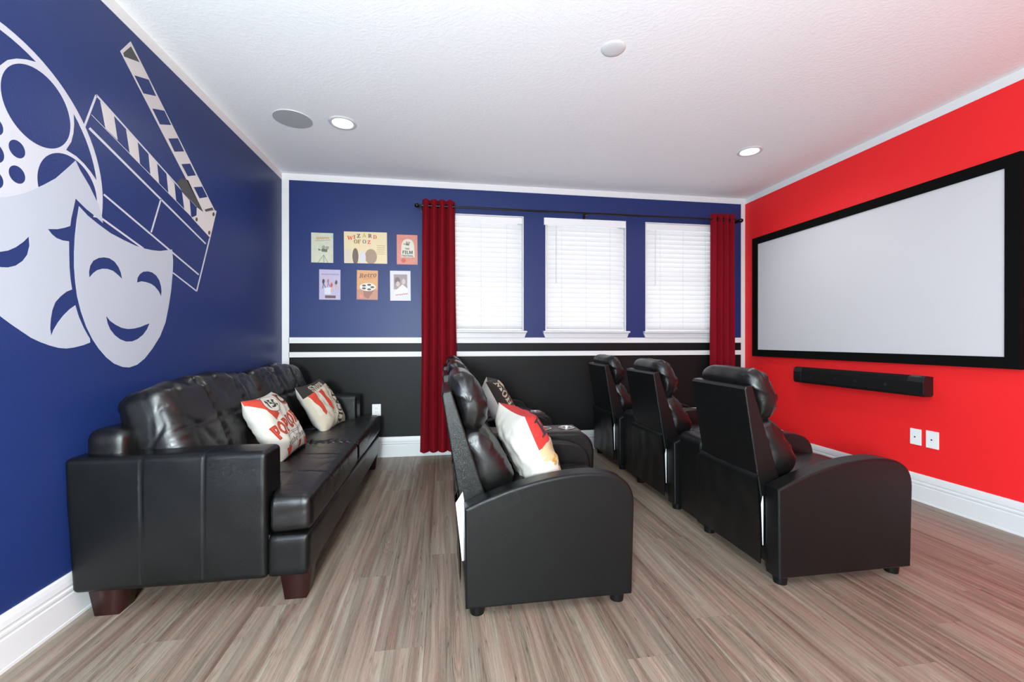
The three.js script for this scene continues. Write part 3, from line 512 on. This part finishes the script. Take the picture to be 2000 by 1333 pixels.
function makeRecliner() {
  const t = new THREE.Group(), inner = RW - 2 * ARM;
  for (const s of [1, -1]) { const a = part('arm', armGeo, M.vinyl, t); a.position.set(0, 0, s * (RW - ARM) / 2); }
  part('base', metreUV(rbox(0.04, 0.69, 0.055, 0.3, -inner / 2, inner / 2, 0.015)), M.vinyl, t);
  part('seat', upholstered(0.53, 0.17, inner - 0.004, { r: 0.045, swell: [0, 0.022, 0], push: folds(0.7, 3) }).translate(0.455, 0.375, 0), M.leatherSeat ?? M.leather, t);
  part('footrest', upholstered(0.06, 0.33, inner - 0.006, { r: 0.025, swell: [0.012, 0, 0], seg: 0.02 }).translate(0.713, 0.235, 0), M.vinyl, t);
  const sh = outlineShape([[-0.093, 0.912], [-0.086, 0.926], [-0.05, 0.931], [0.105, 0.45], [0.1, 0.3], [0.01, 0.3], [-0.02, 0.47]]);
  part('back_shell', metreUV(new THREE.ExtrudeGeometry(sh, { depth: 0.434, bevelEnabled: true, bevelSize: 0.008, bevelOffset: -0.008, bevelThickness: 0.008, bevelSegments: 4 }).translate(0, 0, -0.217)), M.vinyl, t);
  part('head_cushion', bolster([[-0.062, 0.95], [-0.045, 1.0], [0.0, 1.012], [0.055, 0.98], [0.092, 0.925], [0.114, 0.853], [0.104, 0.785], [0.08, 0.752], [0.035, 0.745], [0.0, 0.765], [-0.02, 0.84], [-0.045, 0.915]], 0.462, { push: (x, y, z) => { const q = Math.abs(z) / 0.231, e = smooth(0.3, 0.8, q) * (1 - smooth(0.86, 0.995, q)), a = Math.atan2(y - 0.88, x - 0.04); return 0.004 * n3(x * 5, y * 5, z * 4) - 0.010 * e * Math.pow(1 - Math.abs(n2(a * 1.2 + (z > 0 ? 0 : 9), 3.3 + q * 0.5)), 4) - 0.005 * Math.pow(1 - Math.abs(n3(x * 3, y * 4.5, z * 2.5 + 8)), 14); } }), M.leather, t);
  part('back_cushion', bolster([[-0.01, 0.75], [0.03, 0.775], [0.09, 0.758], [0.135, 0.712], [0.182, 0.65], [0.226, 0.565], [0.232, 0.51], [0.2, 0.47], [0.12, 0.455], [0.06, 0.5], [0.025, 0.62]], 0.462, { push: (x, y, z) => { const q = Math.abs(z) / 0.231, e = smooth(0.3, 0.8, q) * (1 - smooth(0.86, 0.995, q)), a = Math.atan2(y - 0.61, x - 0.1); return 0.004 * n3(x * 4, y * 4 + 5, z * 3) - 0.009 * e * Math.pow(1 - Math.abs(n2(a * 1.2 + (z > 0 ? 4 : 11), 1.3 + q * 0.5)), 4) - 0.006 * smooth(0.62, 0.74, y) * Math.pow(1 - Math.abs(n2(z * 9, 2.2)), 6); } }), M.leather, t);
  // loose flap closing the lower back, pale lining inside
  const flap = new THREE.PlaneGeometry(0.47, 0.43, 24, 24).rotateY(-Math.PI / 2), p = flap.attributes.position;
  for (let i = 0; i < p.count; i++) { const y = p.getY(i) + 0.287, z = p.getZ(i), v = (y - 0.072) / 0.43; p.setXYZ(i, -0.016 - 0.016 * smooth(0.5, 0.97, v) + 0.012 * smooth(0.97, 1, v) + 0.003 * n2(z * 6, y * 4) - 0.006 * v * (z / 0.235) ** 2, y, z); }
  const solid = (g, th) => { const a = g.clone(), b = g.clone(), q = b.attributes.position, ix = b.index.array; for (let i = 0; i < q.count; i++) q.setX(i, q.getX(i) + th); for (let i = 0; i < ix.length; i += 3) [ix[i], ix[i + 1]] = [ix[i + 1], ix[i]]; a.computeVertexNormals(); b.computeVertexNormals(); return join([a, b]); };
  part('rear_flap', metreUV(solid(flap, 0.004)), M.vinyl, t);
  for (const s of [1]) part('flap_lining', new THREE.ExtrudeGeometry(outlineShape([[-0.034, 0.45], [-0.004, 0.497], [0.002, 0.46], [0.0, 0.2], [-0.007, 0.2]]), { depth: 0.003, bevelEnabled: false }).translate(0, 0, s * 0.232 - 0.0015), M.lining, t);
  for (const x of [0.055, 0.675]) for (const z of [-0.275, 0.275]) part('foot', new THREE.CylinderGeometry(0.034, 0.029, 0.052, 24).translate(x, 0.026, z), M.foot, t);
  return t;
}
const recliner = makeRecliner();
function placeRecliner(x, zNear, label, group, turn = 0) {
  const r = recliner.clone(); r.name = numbered('recliner'); r.position.set(x, 0, zNear - RW / 2); r.rotation.y = turn; r.userData = { label, category: 'recliner', group }; scene.add(r); if (x > 1) r.children.find((c) => c.name === 'flap_lining').scale.set(0.3, 0.8, 1); return r;
}
const R1 = 0.083, R2 = 1.520, NEAR = -1.765, PITCHZ = 0.915;
const rows = [[R1, 'between the sofa and the row facing the screen', 'recliners of the row beside the sofa'], [R2, 'of the row facing the red wall', 'recliners of the row nearest the red wall']];
rows.forEach(([x, where, group], r) => {
  const which = [r ? 'end black recliner farthest from the windows, in the row nearest the red wall' : 'end black recliner holding a popcorn pillow, in the row beside the sofa', r ? 'middle black recliner in the row nearest the red wall' : 'middle black recliner holding a clapper pillow, in the row beside the sofa', r ? 'end black recliner against the window wall, in the row nearest the red wall' : 'end black recliner against the window wall, in the row beside the sofa'];
  for (let k = 0; k < 3; k++) placeRecliner(x, NEAR - k * (r ? PITCHZ : 0.905), which[k], group);
});
const CW = 0.238;
function makeConsole(h, label, x, z, group) {
  const t = thing('cup_console', label, 'console', [x, 0, z], 0, group), ev = new Evaluator();
  const s = new THREE.Shape(); s.moveTo(0.02, 0.03); s.lineTo(0.765, 0.03); s.lineTo(0.772, h - 0.13); s.bezierCurveTo(0.772, h - 0.05, 0.73, h - 0.004, 0.66, h); s.lineTo(0.07, h); s.bezierCurveTo(0.03, h, 0.012, h - 0.02, 0.012, h - 0.055); s.closePath();
  const bv = 0.02, body = new Brush(new THREE.ExtrudeGeometry(s, { depth: CW - 2 * bv, bevelEnabled: true, bevelSize: bv, bevelOffset: -bv, bevelThickness: bv, bevelSegments: 5, curveSegments: 16 }).translate(0, 0, bv - CW / 2), M.vinyl);
  body.updateMatrixWorld();
  const cups = [0.49, 0.635]; let cut = body;
  for (const [x0, x1] of [[0.12, 0.70]]) { const b = new Brush(box(x0, x1, h - 0.012, h + 0.1, -CW / 2 + 0.03, CW / 2 - 0.03)); b.updateMatrixWorld(); cut = ev.evaluate(cut, b, SUBTRACTION); }
  for (const x of cups) { const b = new Brush(new THREE.CylinderGeometry(0.044, 0.044, 0.2, 32).translate(x, h, 0)); b.updateMatrixWorld(); cut = ev.evaluate(cut, b, SUBTRACTION); }
  part('body', metreUV(cut.geometry), M.vinyl, t);
  const top = outlineShape([[0.121, -CW / 2 + 0.031], [0.699, -CW / 2 + 0.031], [0.699, CW / 2 - 0.031], [0.121, CW / 2 - 0.031]]);
  for (const x of cups) { const c = new THREE.Path(); c.absarc(x, 0, 0.044, 0, Math.PI * 2, true); top.holes.push(c); }
  part('wood_top', new THREE.ExtrudeGeometry(top, { depth: 0.012, bevelEnabled: true, bevelSize: 0.002, bevelOffset: -0.002, bevelThickness: 0.002, bevelSegments: 2, curveSegments: 32 }).rotateX(-Math.PI / 2).translate(0, h - 0.0115, 0), M.consoleWood ?? M.mahogany, t);
  for (const x of cups) part('cup_holder', new THREE.LatheGeometry([[0, -0.075], [0.036, -0.075], [0.038, -0.07], [0.04, 0.0035], [0.043, 0.006], [0.05, 0.005], [0.0515, 0.0028], [0.0435, 0.0028], [0.0425, -0.078], [0, -0.078]].map(([a, b]) => new THREE.Vector2(a, b)), 40).translate(x, h + 0.0018, 0), M.steel, t);
  return t;
}
rows.forEach(([x, where, group], r) => {
  for (let k = 0; k < 2; k++) makeConsole(r ? 0.545 : k ? 0.562 : 0.612, r ? (k ? 'black cup holder console nearest the window wall, in the row by the red wall' : 'black cup holder console farther from the windows, in the row by the red wall') : (k ? 'black console with steel cup holders beyond the clapper pillow' : 'black console with wooden top and steel cup holders beside the popcorn pillow recliner'), x + 0.02, NEAR - RW - ((r ? PITCHZ : 0.905) - RW) / 2 - k * (r ? PITCHZ : 0.905), 'cup holder consoles');
});

// ------------------------------------------------------------------ sofa
{
  const X0 = -1.05, Z0 = -3.05, s = thing('sofa', 'black leather sofa with stitched cushions along the blue wall', 'sofa', [X0, 0, Z0]);
  const T = (g) => g.translate(-X0, 0, -Z0);
  const half = 1.05, zn = Z0 + half, zf = Z0 - half, aw = 0.17;
  const wr = (k, f = 1) => (x, y, z) => { const a = 1 - Math.abs(n3(x * 3.5 * f + k, y * 6 * f, z * 2.6 * f)), b = 1 - Math.abs(n3(x * 7 * f + 31 + k, y * 3 * f, z * 7 * f)); return -0.006 * Math.pow(a, 10) - 0.003 * Math.pow(b, 12) + 0.003 * n3(x * 4 + k, y * 4, z * 4); };
  // arms: tall blocks, rear edge leaning to the wall, two seams on the outside
  for (const [a, b, out] of [[zn - aw, zn, 1], [zf, zf + aw, -1]]) {
    const g = upholstered(0.74, 0.55, aw, { r: 0.022, seg: 0.0065, swell: [0, 0.006, 0.006], shape: (v) => { if (v.x < 0) v.x -= 0.03 * (0.5 + v.y / 0.55) * Math.min(1, -v.x / 0.3); },
      push: (x, y, z, nx, ny, nz) => { const side = Math.max(nz * out, ny, 0); let d = 0.0016 * n3(x * 5, y * 5, z * 5); for (const q of [-1.236 + 1.125, -1.0 + 1.125]) d -= side * 0.0045 * crease(x - q, 0.003); return d; } });
    part('arm', T(g.translate(-1.125, 0.392, (a + b) / 2)), M.vinyl, s);
  }
  part('front_rail', T(upholstered(0.172, 0.183, half * 2 - 0.006, { r: 0.02, seg: 0.022, push: (x, y, z) => 0.0015 * n3(x * 6, y * 6, z * 4) }).translate(-0.672, 0.208, Z0)), M.vinyl, s);
  part('base', T(box(-1.44, -0.75, 0.13, 0.30, zf + 0.02, zn - 0.02)), M.leather, s);
  part('back_frame', T(upholstered(0.165, 0.66, half * 2 - 0.1, { r: 0.05, seg: 0.024 }).translate(-1.41, 0.445, Z0)), M.leather, s);
  // seat cushions with a wing in front of each arm
  for (const out of [1, -1]) {
    const len = half - 0.004, g = upholstered(0.66, 0.155, len, { r: 0.035, seg: 0.011, swell: [0.004, 0.016, 0],
      shape: (v) => { const front = smooth(0.135, 0.165, v.x), k = (v.z * out / len + 0.5); if (k > 0) v.z -= out * aw * (1 - front) * smooth(0, 1, k) * 1.02; },
      push: (x, y, z, nx, ny) => { const dz = z * out, up = Math.max(0, ny); let d = wr(out * 7)(x, y, z) * (0.35 + 0.9 * up * smooth(0.2, -0.25, x)); for (const q of [-0.17, 0.17]) d -= 0.004 * up * crease(dz - q, 0.006); d -= 0.003 * crease(x - 0.305, 0.006) * up; d -= 0.02 * up * crease(dz + len / 2 - 0.03, 0.03) * Math.max(0, n2(x * 26, out)) ; return d; } });
    part('seat_cushion', T(g.translate(-0.905, 0.388, Z0 + out * half / 2)), M.leather, s);
  }
  // loose back cushions, two lengthwise seams and one across
  for (const out of [1, -1]) {
    const len = half - aw + 0.05, g = upholstered(0.2, 0.52, len, { r: 0.06, seg: 0.011, swell: [0.05, 0.012, 0.006],
      shape: (v) => { v.z *= 1 - 0.03 * (v.y / 0.26); v.y += 0.012 * Math.cos(v.z / len * Math.PI * 2) * smooth(0, 0.26, v.y); },
      push: (x, y, z, nx, ny) => { const f = Math.max(0, nx) + 0.6 * Math.max(0, ny); let d = wr(out * 17, 0.9)(x, y * 0.7, z) * 1.3; for (const q of [-len / 6, len / 6]) d -= 0.013 * f * crease(z - q, 0.008) + 0.006 * f * crease(z - q, 0.03) * (0.6 + n2(y * 22, q * 9)); d -= 0.009 * Math.max(0, nx) * crease(y - 0.02, 0.008); for (const q of [-len / 2, -len / 6, len / 6, len / 2]) d -= 0.006 * f * crease(z - q, 0.07) * Math.pow(1 - Math.abs(n2(y * 7 + q * 5 + out, z * 1.5)), 6); d += 0.008 * f * n2(z * 5 + out, y * 9) * smooth(0.1, 0.26, y); return d; } });
    g.rotateZ(0.36);
    part('back_cushion', T(g.translate(-1.262, 0.69, Z0 + out * (len / 2 + 0.004))), M.leather, s);
  }
  for (const [x, z] of [[-1.392, zn - 0.085], [-0.652, zn - 0.085], [-1.392, zf + 0.085], [-0.652, zf + 0.085]]) {
    const g = new THREE.CylinderGeometry(0.085, 0.064, 0.13, 4, 1).rotateY(Math.PI / 4).translate(x, 0.065, z); part('leg', T(g), M.mahogany, s);
  }
}

// ------------------------------------------------------------------ pillows
const canvas = (w, h, fn) => { const c = document.createElement('canvas'); c.width = w; c.height = h; const x = c.getContext('2d'); fn(x, w, h); const t = new THREE.CanvasTexture(c); t.colorSpace = THREE.SRGBColorSpace; t.wrapS = t.wrapT = THREE.ClampToEdgeWrapping; return t; };
function pillow(label, draw, pos, yaw, lean, roll, size, thick, k) {
  const N = 44, front = [], back = [], idx = [], uvF = [], all = [];
  const P = (u, v, side) => {
    const a = Math.pow(Math.max(0, 1 - u ** 4), 0.62) * Math.pow(Math.max(0, 1 - v ** 4), 0.62), pinch = 1 - 0.075 * (1 - u * u) * (v * v) , pinch2 = 1 - 0.075 * (1 - v * v) * (u * u);
    const wob = 0.008 * n3(u * 2.2 + k, v * 2.2, side * 2) * a + 0.004 * (Math.pow(1 - Math.abs(n3(u * 3 + k, v * 3, 5 + side)), 5)) * a;
    return [u * size / 2 * pinch2, v * size / 2 * pinch, side * (thick / 2 * a + wob)];
  };
  const half = (side) => { const pos = [], uv = [], id = []; for (let j = 0; j <= N; j++) for (let i = 0; i <= N; i++) { const u = Math.sin((i / N - 0.5) * Math.PI), v = Math.sin((j / N - 0.5) * Math.PI); pos.push(...P(u, v, side)); uv.push((u + 1) / 2, (v + 1) / 2); }
    for (let j = 0; j < N; j++) for (let i = 0; i < N; i++) { const a = j * (N + 1) + i, b = a + 1, c = a + N + 1, d = c + 1; side > 0 ? id.push(a, b, c, b, d, c) : id.push(a, c, b, b, c, d); }
    const g = new THREE.BufferGeometry(); g.setAttribute('position', new THREE.Float32BufferAttribute(pos, 3)); g.setAttribute('uv', new THREE.Float32BufferAttribute(uv, 2)); g.setIndex(id); g.computeVertexNormals(); return g; };
  const t = thing('throw_pillow', label, 'pillow', pos); t.rotation.set(lean, yaw, roll, 'YXZ');
  part('printed_front', half(1), std([0.64, 0.64, 0.64], 0.9, { map: canvas(512, 512, draw), bumpMap: weave, bumpScale: 0.0002 }), t);
  part('plain_back', half(-1), std([0.54, 0.51, 0.46], 0.95, { bumpMap: weave, bumpScale: 0.0003 }), t);
  return t;
}
const cloth = (x, w, h, base) => { x.fillStyle = base; x.fillRect(0, 0, w, h); for (let i = 0; i < 500; i++) { x.globalAlpha = 0.05; x.fillStyle = rnd() < 0.5 ? '#fff' : '#a89878'; x.fillRect(rnd() * w, rnd() * h, 40 * rnd(), 2); } x.globalAlpha = 1; };
const popcornPrint = (x, w, h) => {
  cloth(x, w, h, '#e6dfd0'); x.fillStyle = '#d8452e';
  x.beginPath(); x.moveTo(0, 0); x.lineTo(150, 0); x.lineTo(110, 60); x.lineTo(190, 190); x.lineTo(110, 225); x.lineTo(60, 120); x.lineTo(0, 40); x.fill();
  x.fillStyle = '#ece6d8'; x.beginPath(); x.ellipse(195, 92, 112, 76, -0.1, 0, 7); x.fill(); x.strokeStyle = '#33302c'; x.lineWidth = 4; x.stroke();
  x.fillStyle = '#2c2926'; x.font = '900 104px sans-serif'; x.textAlign = 'center'; x.textBaseline = 'middle'; x.fillText('15¢', 195, 94);
  x.fillStyle = '#b8503c'; x.beginPath(); x.arc(385, 82, 62, 0, 7); x.fill(); x.fillStyle = '#3a322e'; x.beginPath(); x.arc(385, 82, 46, 0, 7); x.fill(); x.fillStyle = '#d8c8b4'; x.beginPath(); x.arc(385, 82, 30, 0, 7); x.fill();
  x.save(); x.translate(256, 272); x.rotate(-0.16); x.fillStyle = '#d8452e'; x.strokeStyle = '#b03424'; x.lineWidth = 3; x.font = '900 100px sans-serif'; x.scale(1, 1.4); x.fillText('POPCORN', 0, 0, 490); x.strokeText('POPCORN', 0, 0, 490); x.restore();
  x.strokeStyle = '#6a635a'; x.lineWidth = 4; for (const y of [345, 358]) { x.beginPath(); x.moveTo(120, y + 20); x.bezierCurveTo(200, y - 30, 290, y + 30, 400, y - 20); x.stroke(); }
  x.save(); x.translate(270, 405); x.rotate(-0.08); x.fillStyle = '#4a443e'; x.font = 'italic 700 54px serif'; x.fillText('at the Theater', 0, 0, 380); x.restore();
  x.fillStyle = '#d8452e'; for (const [a, b] of [[60, 120], [250, 320], [410, 480]]) { x.beginPath(); x.moveTo(a, 440); x.lineTo(b, 436); x.lineTo(b - 20, 490); x.lineTo(a + 10, 492); x.fill(); } x.fillStyle = '#2c2926'; x.fillRect(0, 494, w, 18);
};
const ticketPrint = (x, w, h) => {
  cloth(x, w, h, '#dccfb8'); x.fillStyle = '#2c2824'; x.beginPath(); x.moveTo(0, 0); x.lineTo(w, 0); x.lineTo(w, 60); x.lineTo(0, 130); x.fill(); x.fillStyle = '#c9bda6'; x.font = '900 96px serif'; x.textAlign = 'center'; x.textBaseline = 'middle'; x.save(); x.rotate(-0.12); x.fillText('Show', 210, 90); x.restore();
  x.fillStyle = '#e4dcc9'; x.fillRect(20, 135, 230, 210); x.fillStyle = '#d8452e'; for (const a of [20, 170]) { x.beginPath(); x.moveTo(a, 128); x.lineTo(a + 80, 116); x.lineTo(a + 90, 340); x.lineTo(a + 60, 360); x.fill(); }
  x.save(); x.translate(335, 300); x.rotate(-1.2); x.fillStyle = '#3a342c'; x.font = '900 128px serif'; x.fillText('TICKET', 0, 40, 430); x.fillStyle = '#8a8070'; x.font = '700 44px serif'; x.fillText('ADMIT ONE', 0, -56, 280); x.restore();
};
const boxPrint = (x, w, h) => {
  cloth(x, w, h, '#e8e0d2'); x.fillStyle = '#cf2a26'; x.fillRect(0, 0, w, 60); x.fillStyle = '#d8332c'; x.fillRect(0, 30, 330, 190);
  x.fillStyle = '#2a2a3c'; x.font = '900 150px serif'; x.textAlign = 'center'; x.textBaseline = 'middle'; x.fillText('P', 70, 120); x.fillText('OP', 220, 120, 190);
  x.fillStyle = '#dcc596'; for (let i = 0; i < 60; i++) { x.beginPath(); x.arc(20 + rnd() * 440, 240 + rnd() * 190, 16 + rnd() * 22, 0, 7); x.fill(); }
  x.fillStyle = '#d9a04a'; for (let i = 0; i < 18; i++) { x.beginPath(); x.arc(20 + rnd() * 420, 300 + rnd() * 120, 12, 0, 7); x.fill(); }
  x.fillStyle = '#4a3a2c'; for (const [u, v] of [[60, 372], [110, 366], [250, 350]]) { x.beginPath(); x.arc(u, v, 12, 0, 7); x.fill(); }
  x.fillStyle = '#3c382f'; x.fillRect(0, 440, w, 72);
};
const clapPrint = (x, w, h) => {
  cloth(x, w, h, '#ded2bb'); x.fillStyle = '#2e2a24'; x.fillRect(0, 0, 230, h); x.fillRect(0, 0, w, 60); x.fillStyle = '#ded2bb'; x.font = '900 120px serif'; x.textAlign = 'center'; x.textBaseline = 'middle'; x.save(); x.translate(90, 190); x.rotate(-1.57); x.fillText('SHOW', 0, 0, 300); x.restore(); x.fillStyle = '#a89a7c'; for (let i = 0; i < 12; i++) x.fillRect(150, i * 44, 40, 20);
};
pillow('cream throw pillow printed POPCORN 15¢ on the sofa', popcornPrint, [-0.985, 0.642, -2.745], 1.556, -0.526, 0.013, 0.41, 0.15, 1);
pillow('cream throw pillow with a TICKET print on the sofa', ticketPrint, [-0.945, 0.642, -3.555], 1.383, -0.522, 0.085, 0.41, 0.15, 2);
pillow('cream throw pillow with red popcorn box print on the end recliner', boxPrint, [0.412, 0.62, -2.125], 1.72, -0.44, 0.02, 0.42, 0.19, 3);
pillow('cream throw pillow with black clapper print on the middle recliner', clapPrint, [0.395, 0.69, -3.07], 1.46, -0.5, 0.0, 0.41, 0.17, 4);

renderer.render(scene, camera);
